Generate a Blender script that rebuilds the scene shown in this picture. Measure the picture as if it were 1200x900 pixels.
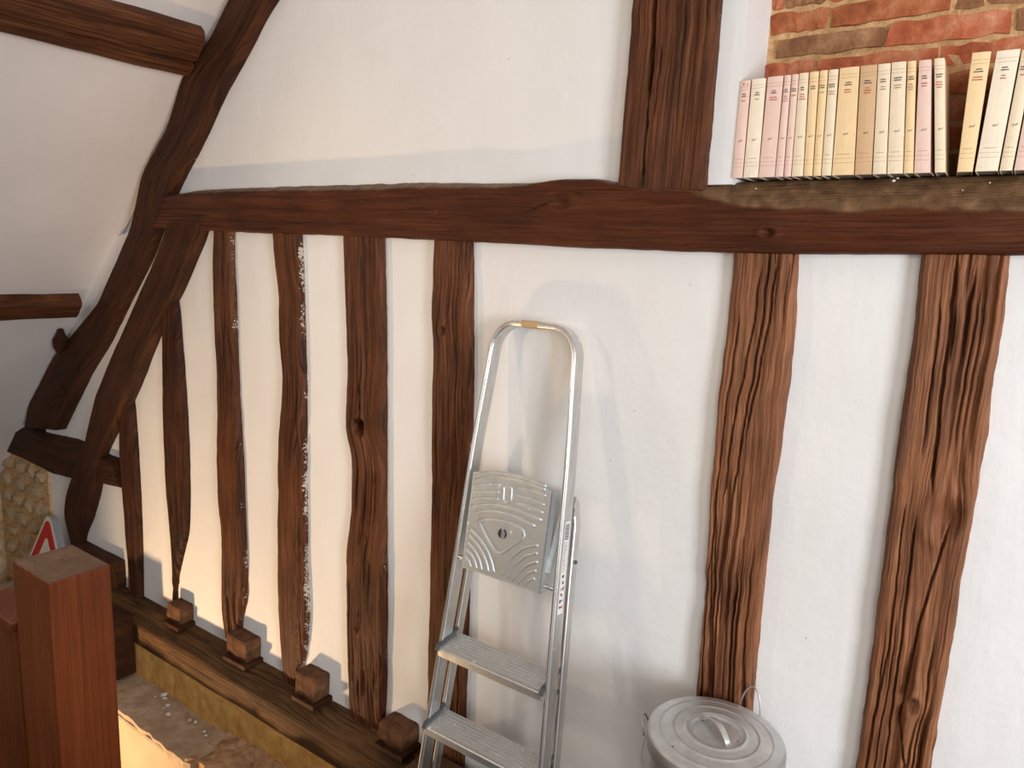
import bpy, bmesh, math, random
import numpy as np
from mathutils import Vector, Matrix

# ------------------------------------------------------------------ camera, world, lights
for o in list(bpy.data.objects):
    bpy.data.objects.remove(o, do_unlink=True)
sc = bpy.context.scene
col = sc.collection
FPX, CX, CY = 866.0, 600.0, 450.0            # focal length in pixels of the 1200 x 900 frame
def unit(v):
    v = np.array(v, float); return v / np.linalg.norm(v)
_d = unit((400 - CX, 5450 - CY, FPX))        # vanishing point of the plumb lines
_w = np.array((-650 - CX, 250 - CY, FPX)); _w = unit(_w - _d * _w.dot(_d))   # of the lines along the wall
_n = np.cross(_w, _d)
if _n[2] < 0: _n = -_n
AX, AY, AZ = -_w, _n, -_d                    # world axes seen from the camera: x along the wall, y into it, z up
CAM = np.array((0.0, -1.62, 1.50))
cd = bpy.data.cameras.new('camera'); cam = bpy.data.objects.new('camera', cd); col.objects.link(cam)
cd.sensor_width = 36.0; cd.lens = FPX / 1200 * 36.0; cd.clip_start = 0.02
right = (AX[0], AY[0], AZ[0]); up = (-AX[1], -AY[1], -AZ[1]); back = (-AX[2], -AY[2], -AZ[2])
cam.matrix_world = Matrix(((right[0], up[0], back[0], CAM[0]), (right[1], up[1], back[1], CAM[1]),
                           (right[2], up[2], back[2], CAM[2]), (0, 0, 0, 1)))
sc.camera = cam
sc.view_settings.view_transform = 'Standard'; sc.view_settings.look = 'None'
sc.view_settings.gamma = 1.0; sc.view_settings.use_curve_mapping = False
sc.view_settings.exposure = 0.12
world = bpy.data.worlds.new('world'); sc.world = world; world.use_nodes = True
wb = world.node_tree.nodes['Background']
wb.inputs['Color'].default_value = (1.0, 0.88, 0.80, 1); wb.inputs['Strength'].default_value = 0.10
def area(name, loc, target, sx, sy, energy, color):
    l = bpy.data.lights.new(name, 'AREA'); l.shape = 'RECTANGLE'; l.size = sx; l.size_y = sy
    l.energy = energy; l.color = color
    o = bpy.data.objects.new(name, l); col.objects.link(o); o.location = loc
    o.rotation_euler = (Vector(target) - Vector(loc)).to_track_quat('-Z', 'Y').to_euler()
    return o
def lamp(name, loc, radius, energy, color):
    l = bpy.data.lights.new(name, 'POINT'); l.shadow_soft_size = radius; l.energy = energy; l.color = color
    o = bpy.data.objects.new(name, l); col.objects.link(o); o.location = loc
    return o
# daylight through the window in the right-hand wall, an added unseen fill light behind the camera, a shaded wall lamp, a lamp down the stairwell
LIGHTS = {
    'day_right': (86.0, (0.96, 1.0, 1.06)),
    'rear_fill': (29.0, (1.0, 0.99, 0.93)),
    'wall_lamp': (16.0, (1.0, 0.82, 0.62)),
    'stair_lamp': (205.0, (1.0, 0.66, 0.36)),
}
area('day_right', (2.52, -1.95, 1.20), (0.0, -0.45, 1.0), 0.9, 1.1, *LIGHTS['day_right'])
area('rear_fill', (1.3, -3.10, 1.95), (-0.6, 0.0, 1.7), 1.2, 1.0, *LIGHTS['rear_fill'])
sl = bpy.data.lights.new('wall_lamp', 'SPOT'); sl.energy, sl.color = LIGHTS['wall_lamp']
sl.spot_size = math.radians(150); sl.spot_blend = 0.8; sl.shadow_soft_size = 0.07
so = bpy.data.objects.new('wall_lamp', sl); col.objects.link(so); so.location = (-2.15, -1.28, 1.42)
so.rotation_euler = (Vector((-0.3, 0.0, 1.35)) - Vector(so.location)).to_track_quat('-Z', 'Y').to_euler()
sl = bpy.data.lights.new('stair_lamp', 'SPOT'); sl.energy, sl.color = LIGHTS['stair_lamp']
sl.spot_size = math.radians(66); sl.spot_blend = 1.0; sl.shadow_soft_size = 0.07
so = bpy.data.objects.new('stair_lamp', sl); col.objects.link(so); so.location = (-3.05, -1.30, -1.20)
so.rotation_euler = (Vector((-2.40, 0.0, 0.35)) - Vector(so.location)).to_track_quat('-Z', 'Y').to_euler()

# ------------------------------------------------------------------ pixel rays
def ray(px, py):
    c = np.array((px - CX, py - CY, FPX)); return np.array((AX.dot(c), AY.dot(c), AZ.dot(c)))
def on_y(px, py, y):
    r = ray(px, py); return CAM + r * ((y - CAM[1]) / r[1])

# ------------------------------------------------------------------ materials
def nodes_of(name):
    m = bpy.data.materials.new(name); m.use_nodes = True
    nt = m.node_tree; b = nt.nodes['Principled BSDF']
    return m, nt, b
def N(nt, t, **kw):
    n = nt.nodes.new(t)
    for k, v in kw.items():
        if k.startswith('_'): setattr(n, k[1:], v)
        else: n.inputs[k.replace('__', ' ')].default_value = v
    return n
def ramp(nt, fac, stops):
    r = nt.nodes.new('ShaderNodeValToRGB'); e = r.color_ramp.elements
    while len(e) < len(stops): e.new(0.5)
    for i, (p, c) in enumerate(stops):
        e[i].position = p; e[i].color = (c[0], c[1], c[2], 1) if hasattr(c, '__len__') else (c, c, c, 1)
    nt.links.new(fac, r.inputs['Fac']); return r
def mixc(nt, fac, a, b, mode='MIX'):
    m = nt.nodes.new('ShaderNodeMix'); m.data_type = 'RGBA'; m.blend_type = mode
    for sock, v in ((m.inputs[0], fac), (m.inputs[6], a), (m.inputs[7], b)):
        if hasattr(v, 'is_output'): nt.links.new(v, sock)
        elif hasattr(v, '__len__'): sock.default_value = (v[0], v[1], v[2], 1)
        else: sock.default_value = v
    return m.outputs[2]
def bump(nt, h, strength, dist, b, prev=None):
    n = nt.nodes.new('ShaderNodeBump'); n.inputs['Strength'].default_value = strength
    n.inputs['Distance'].default_value = dist; nt.links.new(h, n.inputs['Height'])
    if prev: nt.links.new(prev.outputs[0], n.inputs['Normal'])
    nt.links.new(n.outputs[0], b.inputs['Normal']); return n
def srgb(r, g, b):
    f = lambda c: (c / 255 / 12.92) if c <= 10 else ((c / 255 + .055) / 1.055) ** 2.4
    return (f(r), f(g), f(b))

def wood_mat(name, dark, mid, light, rough=0.55, flecks=0.0, scale=1.0, worn=None, streak=1.0):
    m, nt, b = nodes_of(name); L = nt.links
    uv = N(nt, 'ShaderNodeUVMap', _uv_map='grain')
    def nz(sx, sy, det, dist=0.0):
        mp = N(nt, 'ShaderNodeMapping'); mp.inputs['Scale'].default_value = (sx * scale, sy * scale, 1)
        L.new(uv.outputs[0], mp.inputs['Vector'])
        n = N(nt, 'ShaderNodeTexNoise', Scale=1.0, Detail=det, Distortion=dist, Roughness=0.6)
        L.new(mp.outputs[0], n.inputs['Vector']); return n.outputs['Fac']
    fine = nz(160, 6, 5, 0.4); broad = nz(22, 2.2, 4, 0.6); blot = nz(6, 5, 3)
    c1 = ramp(nt, fine, [(0.25, dark), (0.5, mid), (0.78, light)])
    c2 = ramp(nt, broad, [(0.3, dark), (0.55, mid), (0.8, light)])
    c = mixc(nt, 0.5, c1.outputs[0], c2.outputs[0])
    st = ramp(nt, nz(330, 3.2, 6, 0.25), [(0.36, 0.30), (0.47, 0.95), (0.75, 1.18)])
    c = mixc(nt, 0.75 * streak, c, st.outputs[0], 'MULTIPLY')
    s2 = ramp(nt, nz(95, 1.1, 4, 0.5), [(0.40, 0.35), (0.46, 1.0)])
    c = mixc(nt, 0.6 * streak, c, s2.outputs[0], 'MULTIPLY')
    bl = ramp(nt, blot, [(0.3, 0.70), (0.65, 1.15)])
    c = mixc(nt, 0.8, c, bl.outputs[0], 'MULTIPLY')
    if flecks > 0:                       # paint and plaster smeared over the arrises
        at = N(nt, 'ShaderNodeAttribute', _attribute_name='fleck')
        fn = nz(300, 110, 4, 0.2); fp = nz(30, 9, 2)
        mm = N(nt, 'ShaderNodeMath', _operation='MULTIPLY'); L.new(fn, mm.inputs[0]); L.new(at.outputs['Fac'], mm.inputs[1])
        m2 = N(nt, 'ShaderNodeMath', _operation='MULTIPLY'); L.new(mm.outputs[0], m2.inputs[0]); L.new(fp, m2.inputs[1])
        th = 0.25
        fr = ramp(nt, m2.outputs[0], [(th, 0), (th + 0.02, 1)])
        c = mixc(nt, fr.outputs[0], c, srgb(205, 192, 175))
    if worn is not None:                 # bare, dusty wood where the arris has worn away
        aw = N(nt, 'ShaderNodeAttribute', _attribute_name='worn'); pn = nz(40, 34, 5, 0.2)
        wc = ramp(nt, pn, [(0.3, tuple(x * 0.45 for x in worn)), (0.55, worn), (0.8, tuple(min(1, x * 1.9) for x in worn))])
        c = mixc(nt, aw.outputs['Fac'], c, wc.outputs[0])
    L.new(c, b.inputs['Base Color']); b.inputs['Roughness'].default_value = rough
    b.inputs['Specular IOR Level'].default_value = 0.18
    p = bump(nt, fine, 0.7, 0.006, b); bump(nt, st.outputs[0], 0.5, 0.003, b, p)
    return m
def plaster_mat(name, colr, rough=0.7, bumpd=0.003, tint=0.06):
    m, nt, b = nodes_of(name); L = nt.links
    g = N(nt, 'ShaderNodeNewGeometry')
    n1 = N(nt, 'ShaderNodeTexNoise', Scale=3.0, Detail=5.0); L.new(g.outputs['Position'], n1.inputs['Vector'])
    n2 = N(nt, 'ShaderNodeTexNoise', Scale=26.0, Detail=6.0, Roughness=0.65)
    mp = N(nt, 'ShaderNodeMapping'); mp.inputs['Scale'].default_value = (1.6, 1, 0.55)
    L.new(g.outputs['Position'], mp.inputs['Vector']); L.new(mp.outputs[0], n2.inputs['Vector'])
    r = ramp(nt, n1.outputs['Fac'], [(0.3, tuple(c * (1 - tint) for c in colr)), (0.7, colr)])
    v = N(nt, 'ShaderNodeTexVoronoi', Scale=11.0); L.new(g.outputs['Position'], v.inputs['Vector'])
    sp = ramp(nt, v.outputs['Distance'], [(0.018, 1), (0.03, 0)])
    c = mixc(nt, sp.outputs[0], r.outputs[0], tuple(x * 0.62 for x in colr))
    L.new(c, b.inputs['Base Color']); b.inputs['Roughness'].default_value = rough
    b.inputs['Specular IOR Level'].default_value = 0.25
    p = bump(nt, n1.outputs['Fac'], 0.5, bumpd * 8, b); bump(nt, n2.outputs['Fac'], 0.35, bumpd, b, p)
    return m
def rough_mat(name, stops, scale=14, rough=0.9, bumpd=0.01, spec=0.2):
    m, nt, b = nodes_of(name); L = nt.links
    g = N(nt, 'ShaderNodeTexCoord')
    n1 = N(nt, 'ShaderNodeTexNoise', Scale=float(scale), Detail=7.0, Roughness=0.65); L.new(g.outputs['Object'], n1.inputs['Vector'])
    n2 = N(nt, 'ShaderNodeTexNoise', Scale=float(scale) * 6, Detail=5.0); L.new(g.outputs['Object'], n2.inputs['Vector'])
    r = ramp(nt, n1.outputs['Fac'], stops); L.new(r.outputs[0], b.inputs['Base Color'])
    b.inputs['Roughness'].default_value = rough; b.inputs['Specular IOR Level'].default_value = spec
    p = bump(nt, n1.outputs['Fac'], 0.6, bumpd, b); bump(nt, n2.outputs['Fac'], 0.4, bumpd * 0.3, b, p)
    return m
def metal_mat(name, colr, rough, var=0.15, scale=30, aniso=(1, 1, 1), spots=0.0):
    m, nt, b = nodes_of(name); L = nt.links
    g = N(nt, 'ShaderNodeTexCoord'); mp = N(nt, 'ShaderNodeMapping'); mp.inputs['Scale'].default_value = aniso
    L.new(g.outputs['Object'], mp.inputs['Vector'])
    n1 = N(nt, 'ShaderNodeTexNoise', Scale=float(scale), Detail=6.0, Roughness=0.6); L.new(mp.outputs[0], n1.inputs['Vector'])
    r = ramp(nt, n1.outputs['Fac'], [(0.3, tuple(c * (1 - var) for c in colr)), (0.7, colr)])
    c = r.outputs[0]
    rr = ramp(nt, n1.outputs['Fac'], [(0.3, rough + 0.12), (0.7, rough - 0.05)])
    b.inputs['Metallic'].default_value = 1.0
    if spots > 0:                        # drips of white paint
        v = N(nt, 'ShaderNodeTexVoronoi', Scale=24.0); L.new(g.outputs['Object'], v.inputs['Vector'])
        sp = ramp(nt, v.outputs['Distance'], [(spots, 1), (spots + 0.04, 0)])
        c = mixc(nt, sp.outputs[0], c, (0.8, 0.78, 0.74))
        inv = N(nt, 'ShaderNodeMath', _operation='SUBTRACT'); inv.inputs[0].default_value = 1.0
        L.new(sp.outputs[0], inv.inputs[1]); L.new(inv.outputs[0], b.inputs['Metallic'])
    L.new(c, b.inputs['Base Color']); L.new(rr.outputs[0], b.inputs['Roughness'])
    bump(nt, n1.outputs['Fac'], 0.12, 0.002, b)
    return m
def flat_mat(name, colr, rough=0.6, metallic=0.0, var=0.12, scale=40):
    m, nt, b = nodes_of(name); L = nt.links
    g = N(nt, 'ShaderNodeTexCoord')
    n1 = N(nt, 'ShaderNodeTexNoise', Scale=float(scale), Detail=4.0); L.new(g.outputs['Object'], n1.inputs['Vector'])
    r = ramp(nt, n1.outputs['Fac'], [(0.3, tuple(c * (1 - var) for c in colr)), (0.7, colr)])
    L.new(r.outputs[0], b.inputs['Base Color']); b.inputs['Roughness'].default_value = rough
    b.inputs['Metallic'].default_value = metallic
    return m

M = {}
M['oak'] = wood_mat('weathered_oak', srgb(52, 25, 11), srgb(98, 56, 32), srgb(138, 90, 56), 0.55, 1.0)
M['oak_red'] = wood_mat('furrowed_oak', srgb(84, 46, 28), srgb(140, 90, 60), srgb(182, 132, 94), 0.55, 0.8)
M['oak_dark'] = wood_mat('smoked_oak', srgb(38, 18, 8), srgb(70, 38, 20), srgb(102, 62, 36), 0.6, 0.5)
M['beam'] = wood_mat('waxed_beam_oak', srgb(54, 23, 9), srgb(82, 40, 19), srgb(108, 64, 38), 0.5, 0.35, 1.0, srgb(116, 88, 62), 0.5)
M['newel'] = wood_mat('varnished_red_wood', srgb(82, 35, 12), srgb(98, 46, 18), srgb(114, 58, 26), 0.38, 0, 0.6, None, 0.25)
M['block'] = rough_mat('dusty_sawn_oak', [(0.3, srgb(66, 42, 27)), (0.6, srgb(108, 74, 50)), (0.8, srgb(140, 104, 76))], 26, 0.85, 0.008)
M['sill'] = wood_mat('dusty_sill_oak', srgb(52, 34, 19), srgb(100, 70, 42), srgb(134, 100, 66), 0.7, 0.4)
M['endgrain'] = rough_mat('dusty_end_grain', [(0.3, srgb(78, 58, 44)), (0.7, srgb(112, 88, 70))], 30, 0.7, 0.001)
M['plaster'] = plaster_mat('white_plaster', (0.82, 0.81, 0.795), 0.6)
M['ceil'] = plaster_mat('ceiling_plaster', (0.82, 0.745, 0.70), 0.6)
M['mortar'] = rough_mat('sandy_mortar', [(0.3, srgb(170, 128, 86)), (0.7, srgb(226, 186, 136))], 40, 0.95, 0.012)
M['ledge'] = rough_mat('dusty_mortar', [(0.25, srgb(150, 126, 102)), (0.55, srgb(186, 162, 136)), (0.8, srgb(206, 186, 160))], 14, 0.95, 0.012)
M['ochre'] = rough_mat('ochre_plaster', [(0.3, srgb(186, 136, 68)), (0.7, srgb(224, 178, 104))], 18, 0.9, 0.01)
M['cream'] = rough_mat('cream_plaster', [(0.3, srgb(176, 158, 132)), (0.7, srgb(192, 174, 148))], 8, 0.85, 0.004)
M['crumb'] = rough_mat('broken_plaster', [(0.3, srgb(150, 112, 80)), (0.7, srgb(206, 168, 130))], 20, 0.95, 0.012)
M['stone'] = rough_mat('rubble_stone', [(0.3, srgb(146, 120, 88)), (0.7, srgb(222, 196, 158))], 22, 0.95, 0.012)
M['bricks'] = [rough_mat('fired_brick_%d' % i, [(0.25, a), (0.5, b_), (0.75, c)], 18, 0.9, 0.012) for i, (a, b_, c) in enumerate((
    (srgb(112, 62, 38), srgb(162, 92, 58), srgb(196, 138, 98)),
    (srgb(98, 66, 44), srgb(140, 98, 68), srgb(178, 138, 102)),
    (srgb(128, 62, 40), srgb(180, 100, 68), srgb(206, 150, 116))))]
M['alu'] = metal_mat('brushed_aluminium', (0.74, 0.73, 0.71), 0.33, 0.22, 22, (3, 3, 0.6), 0.05)
M['tread'] = metal_mat('ribbed_aluminium', (0.74, 0.75, 0.75), 0.52, 0.2, 25, (1, 1, 1), 0.06)
M['plate'] = metal_mat('pressed_steel', (0.70, 0.735, 0.74), 0.55, 0.2, 25, (1, 1, 1), 0.05)
M['zinc'] = metal_mat('galvanised_zinc', (0.74, 0.75, 0.75), 0.50, 0.28, 16, (1, 1, 1), 0.0)
M['wire'] = metal_mat('steel_wire', (0.55, 0.55, 0.55), 0.3)
M['black'] = flat_mat('black_plastic', (0.03, 0.03, 0.033), 0.45)
M['cap'] = flat_mat('dark_grey_plastic', (0.07, 0.075, 0.08), 0.5)
M['tape'] = flat_mat('masking_tape', srgb(196, 164, 120), 0.7)
M['label'] = flat_mat('white_sticker', (0.82, 0.81, 0.80), 0.5)
M['ink'] = flat_mat('black_ink', (0.06, 0.05, 0.05), 0.7)
M['redink'] = flat_mat('red_ink', srgb(190, 70, 50), 0.7)
M['ruleink'] = flat_mat('faded_rule_ink', srgb(176, 128, 104), 0.7)
M['red'] = flat_mat('red_sign_paint', srgb(190, 24, 30), 0.4)
M['signwhite'] = flat_mat('white_sign_paint', srgb(222, 214, 198), 0.45)
M['signgrey'] = flat_mat('grey_sign_back', (0.32, 0.32, 0.32), 0.5)
M['pages'] = flat_mat('book_pages', srgb(176, 160, 136), 0.85, 0, 0.2, 120)
M['floor'] = rough_mat('worn_floor_board', [(0.3, srgb(58, 40, 27)), (0.7, srgb(84, 60, 42))], 9, 0.6, 0.002)
M['chip'] = flat_mat('white_plaster_chip', (0.75, 0.73, 0.7), 0.8)
def cover_mat(i, c):
    return rough_mat('paper_cover_%d' % i, [(0.3, tuple(x * 0.9 for x in c)), (0.7, c)], 30, 0.6, 0.0004, 0.3)

# ------------------------------------------------------------------ object helpers
def tag(o, label=None, cat=None, group=None, kind=None):
    if label: o['label'] = label
    if cat: o['category'] = cat
    if group: o['group'] = group
    if kind: o['kind'] = kind
    return o
def link(name, me, mat, parent=None):
    o = bpy.data.objects.new(name, me); col.objects.link(o)
    if mat is not None and len(me.materials) == 0: me.materials.append(mat)
    if parent: o.parent = parent
    return o
def empty(name, loc=(0, 0, 0), rot=(0, 0, 0)):
    o = bpy.data.objects.new(name, None); col.objects.link(o); o.location = loc; o.rotation_euler = rot
    o.empty_display_size = 0.05; return o
def mesh(name, verts, faces, smooth=False):
    me = bpy.data.meshes.new(name); me.from_pydata([tuple(map(float, v)) for v in verts], [], [tuple(map(int, f)) for f in faces])
    bm = bmesh.new(); bm.from_mesh(me); bmesh.ops.recalc_face_normals(bm, faces=bm.faces[:]); bm.to_mesh(me); bm.free()
    if smooth: me.shade_smooth()
    me.update(); return me
def from_bm(name, bm, smooth=False):
    bmesh.ops.recalc_face_normals(bm, faces=bm.faces[:])
    me = bpy.data.meshes.new(name); bm.to_mesh(me); bm.free()
    if smooth: me.shade_smooth()
    return me
def add_box(bm, c, s, bev=0.0, rot=None):
    r = bmesh.ops.create_cube(bm, size=1.0); vs = r['verts']
    mt = Matrix.Translation(c) @ (rot.to_4x4() if rot else Matrix()) @ Matrix.Diagonal((s[0], s[1], s[2], 1))
    bmesh.ops.transform(bm, matrix=mt, verts=vs)
    if bev > 0:
        es = list({e for v in vs for e in v.link_edges})
        bmesh.ops.bevel(bm, geom=es, offset=bev, segments=2, affect='EDGES', profile=0.6)
def box_me(name, c, s, bev=0.0, rot=None):
    bm = bmesh.new(); add_box(bm, c, s, bev, rot); return from_bm(name, bm)
def sweep(path, prof, closed=False, ups=None):
    """prof: list of (a, b) ring offsets; path: list of points; returns verts, faces"""
    P = [Vector(p) for p in path]; n = len(P); k = len(prof); V = []; F = []
    for i, p in enumerate(P):
        a = P[(i - 1) % n] if (closed or i > 0) else P[i]
        b = P[(i + 1) % n] if (closed or i < n - 1) else P[i]
        t = (b - a).normalized()
        u = Vector(ups if ups is not None else (0, 0, 1))
        if abs(t.dot(u)) > 0.98: u = Vector((0, 1, 0))
        s = t.cross(u).normalized(); u2 = s.cross(t)
        for (x, y) in prof: V.append(p + s * x + u2 * y)
    m = n if closed else n - 1
    for i in range(m):
        for j in range(k):
            F.append((i * k + j, i * k + (j + 1) % k, ((i + 1) % n) * k + (j + 1) % k, ((i + 1) % n) * k + j))
    if not closed:
        F.append(tuple(range(k))[::-1]); F.append(tuple((n - 1) * k + j for j in range(k)))
    return V, F
def circ(r, k=10, sx=1.0, sy=1.0):
    return [(math.cos(2 * math.pi * i / k) * r * sx, math.sin(2 * math.pi * i / k) * r * sy) for i in range(k)]
def oval(a, b, rr, seg=4):
    """rounded rectangle a x b"""
    out = []
    for (cx, cy, a0) in ((a / 2 - rr, b / 2 - rr, 0), (-a / 2 + rr, b / 2 - rr, 90), (-a / 2 + rr, -b / 2 + rr, 180), (a / 2 - rr, -b / 2 + rr, 270)):
        for i in range(seg + 1):
            t = math.radians(a0 + 90 * i / seg); out.append((cx + rr * math.cos(t), cy + rr * math.sin(t)))
    return out
def lathe(prof, n=64):
    V = []; F = []; k = len(prof)
    for i in range(n):
        a = 2 * math.pi * i / n
        for (r, z) in prof: V.append((r * math.cos(a), r * math.sin(a), z))
    for i in range(n):
        for j in range(k - 1):
            F.append((i * k + j, ((i + 1) % n) * k + j, ((i + 1) % n) * k + j + 1, i * k + j + 1))
    return V, F
def prism(poly, y0, y1):
    """polygon in (x, z) thickened from y0 to y1"""
    n = len(poly); V = [(p[0], y0, p[1]) for p in poly] + [(p[0], y1, p[1]) for p in poly]
    F = [tuple(range(n)), tuple(range(n, 2 * n))[::-1]] + [(i, (i + 1) % n, n + (i + 1) % n, n + i) for i in range(n)]
    return V, F

# ------------------------------------------------------------------ noise
_tab = np.random.RandomState(7).rand(256, 256)
def vn(x, y, seed=0):
    x = np.asarray(x, float) + seed * 17.31; y = np.asarray(y, float) + seed * 5.77
    xi = np.floor(x).astype(int); yi = np.floor(y).astype(int); fx = x - xi; fy = y - yi
    fx = fx * fx * (3 - 2 * fx); fy = fy * fy * (3 - 2 * fy)
    g = lambda a, b: _tab[a % 256, b % 256]
    return (g(xi, yi) * (1 - fx) + g(xi + 1, yi) * fx) * (1 - fy) + (g(xi, yi + 1) * (1 - fx) + g(xi + 1, yi + 1) * fx) * fy
def fbm(x, y, seed=0, o=3):
    s = 0; a = 0.5
    for i in range(o):
        s = s + a * vn(x * 2 ** i, y * 2 ** i, seed + i * 3); a *= 0.5
    return s

# ------------------------------------------------------------------ timbers
GAPS = [(-1.758, -1.680), (-1.385, -1.335), (-0.515, -0.455), (-0.155, -0.085), (-0.815, -0.745)]   # gaps in the infill behind the big posts
def resample(pts, n):
    P = np.array(pts, float); d = np.r_[0, np.cumsum(np.linalg.norm(np.diff(P, axis=0), axis=1))]
    t = np.linspace(0, d[-1], n); return np.stack([np.interp(t, d, P[:, k]) for k in range(P.shape[1])], 1)
def timber(name, E1, E2, yf, yb, mat, seed=1, rough=1.1, crack=1.6, arris=0.014, jitter=0.004, px=True,
           cracks=(), knots=(), step=0.008, cols=0.0032, back=None, e2y=0.0, fleck=(0, 0.62), prof=None, parent=None, worn=None):
    """a hewn timber. E1 / E2: its two long edges (pixels, or x-z points), E1 on the front plane yf and E2 where
    its side meets the plaster (plane e2y). Front face is a dense grid with furrows, checks and knots."""
    if px:
        A = np.array([on_y(p[0], p[1], yf)[[0, 2]] for p in E1]); B = np.array([on_y(p[0], p[1], e2y)[[0, 2]] for p in E2])
    else:
        A = np.array(E1, float); B = np.array(E2, float)
    Lm = np.linalg.norm(A[-1] - A[0]); n = max(8, int(Lm / step))
    A = resample(A, n); B = resample(B, n)
    sg_ = max(1.0, 0.028 * n / Lm); ker = np.exp(-0.5 * (np.arange(-int(3 * sg_), int(3 * sg_) + 1) / sg_) ** 2); ker /= ker.sum(); hw = len(ker) // 2
    def soft(P_):                                     # ease the corners of the traced outline
        Q = np.concatenate([2 * P_[:1] - P_[hw:0:-1], P_, 2 * P_[-1:] - P_[-2:-hw - 2:-1]])
        return np.stack([np.convolve(Q[:, k_], ker, 'valid') for k_ in (0, 1)], 1)
    if n > 2 * hw + 4: A = soft(A); B = soft(B)
    W = np.linalg.norm(B - A, axis=1).mean(); m = max(8, int(W / cols))
    v = np.linspace(0, Lm, n)
    across = (B - A) / np.linalg.norm(B - A, axis=1)[:, None]
    A = A + across * ((fbm(v * 24, v * 0, seed, 4) - 0.44) * jitter * 1.2)[:, None]
    B = B + across * ((fbm(v * 26, v * 0 + 9, seed + 4, 4) - 0.44) * jitter * 1.2)[:, None]
    Wr = np.linalg.norm(B - A, axis=1)
    s = np.linspace(0, 1, m)
    X = s[None, :] * Wr[:, None]                      # metres from the first edge
    Vv = np.repeat(v[:, None], m, 1)
    Xw = X.copy()
    for (ks, kt, kr, kd) in knots:
        kx = ks * W; ky = kt * Lm
        d2 = ((X - kx) / kr) ** 2 + ((Vv - ky) / (kr * 2.2)) ** 2
        Xw = Xw - (X - kx) * 0.75 * np.exp(-d2 * 0.6)
    Xw = Xw + (fbm(Vv * 3.0, X * 4, seed + 20, 2) - 0.4) * 0.022
    H = (fbm(Xw * 120, Vv * 7, seed, 3) - 0.45) * 0.0045 * rough
    H += (fbm(Xw * 16, Vv * 3.5, seed + 2, 2) - 0.4) * 0.009 * rough
    c = vn(Xw * 62, Vv * 1.3, seed + 5); msk = np.clip((vn(X * 11, Vv * 1.8, seed + 8) - 0.40) * 4, 0, 1)
    H -= np.exp(-((c - 0.5) / 0.075) ** 2) * 0.013 * crack * msk
    c = vn(Xw * 110, Vv * 2.2, seed + 6); msk = np.clip((vn(X * 16, Vv * 2.8, seed + 9) - 0.42) * 4, 0, 1)
    H -= np.exp(-((c - 0.5) / 0.11) ** 2) * 0.007 * crack * msk
    for (path, wd, dp) in cracks:
        pth = np.array(path); t = v / Lm
        cs = np.interp(t, pth[:, 1], pth[:, 0]); inside = np.clip(np.minimum(t - pth[0, 1], pth[-1, 1] - t) * Lm / 0.05, 0, 1)
        xc = cs * Wr + (fbm(v * 14, v * 0, seed + 31, 3) - 0.44) * 0.007
        H -= np.exp(-((X - xc[:, None]) / (wd * (0.3 + 0.7 * inside))[:, None]) ** 4) * (dp * inside)[:, None]
    for (ks, kt, kr, kd) in knots:
        kx = ks * W; ky = kt * Lm
        d2 = ((X - kx) / kr) ** 2 + ((Vv - ky) / (kr * 1.3)) ** 2
        H += -kd * (np.exp(-(d2 * 0.9) ** 3) if kd > 0.05 else np.exp(-d2 * 2.2)) + min(abs(kd), 0.012) * 0.45 * np.exp(-((np.sqrt(d2) - 1.2) / 0.4) ** 2)
    e = np.minimum(X, Wr[:, None] - X); q = np.clip(1 - e / arris, 0, 1)
    ar = arris * (0.7 + 0.9 * vn(Vv * 5, X * 0, seed + 12))
    Y = yf + ar * (1 - np.sqrt(np.clip(1 - q * q, 0, 1))) - H
    if prof is None:                                  # deep checks only where the infill leaves a gap behind the post
        Xa = A[:, 0][:, None] + (B - A)[:, 0][:, None] * s[None, :]
        lim = np.full(Xa.shape, -0.003)
        for (g0, g1) in GAPS: lim = np.where((Xa > g0 + 0.004) & (Xa < g1 - 0.004), 0.024, lim)
        Y = np.minimum(Y, lim)
    if prof is not None: Y = Y + prof(s[None, :], A[:, 0][:, None])
    P0 = A[:, None, :] + (B - A)[:, None, :] * s[None, :, None]
    # two columns on each side run back into the wall
    bk = yb
    cols_ = []
    cols_.append(np.stack([P0[:, 0, 0], np.full(n, bk), P0[:, 0, 1]], 1))
    for j in range(m): cols_.append(np.stack([P0[:, j, 0], Y[:, j], P0[:, j, 1]], 1))
    cols_.append(np.stack([P0[:, -1, 0], np.full(n, bk), P0[:, -1, 1]], 1))
    G = np.stack(cols_, 1); k = m + 2
    V = G.reshape(-1, 3)
    i = np.arange(n - 1)[:, None]; j = np.arange(k - 1)[None, :]
    F = np.stack([i * k + j, i * k + j + 1, (i + 1) * k + j + 1, (i + 1) * k + j], -1).reshape(-1, 4)
    Fl = F.tolist()
    for r in range(n - 1): Fl.append([r * k + k - 1, r * k, (r + 1) * k, (r + 1) * k + k - 1])
    Fl.append(list(range(k))); Fl.append([(n - 1) * k + q_ for q_ in range(k)][::-1])
    me = bpy.data.meshes.new(name); me.from_pydata(V.tolist(), [], Fl); me.update()
    # consistent outward normals: the front faces -y
    f0 = me.polygons[(n // 2) * (k - 1) + k // 2]
    if f0.normal.y > 0: me.flip_normals()
    sm = np.ones(len(Fl), bool); sm[-2:] = False; me.polygons.foreach_set('use_smooth', sm)
    U = np.zeros((n, k, 2)); U[:, 1:-1, 0] = Xw; U[:, 0, 0] = -0.05; U[:, -1, 0] = (Wr + 0.05); U[:, :, 1] = v[:, None]
    U[:, :, 0] += seed * 0.731; U[:, :, 1] += seed * 1.37
    Uf = U.reshape(-1, 2)
    uvl = me.uv_layers.new(name='grain'); li = np.zeros(len(me.loops), int); me.loops.foreach_get('vertex_index', li)
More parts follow.
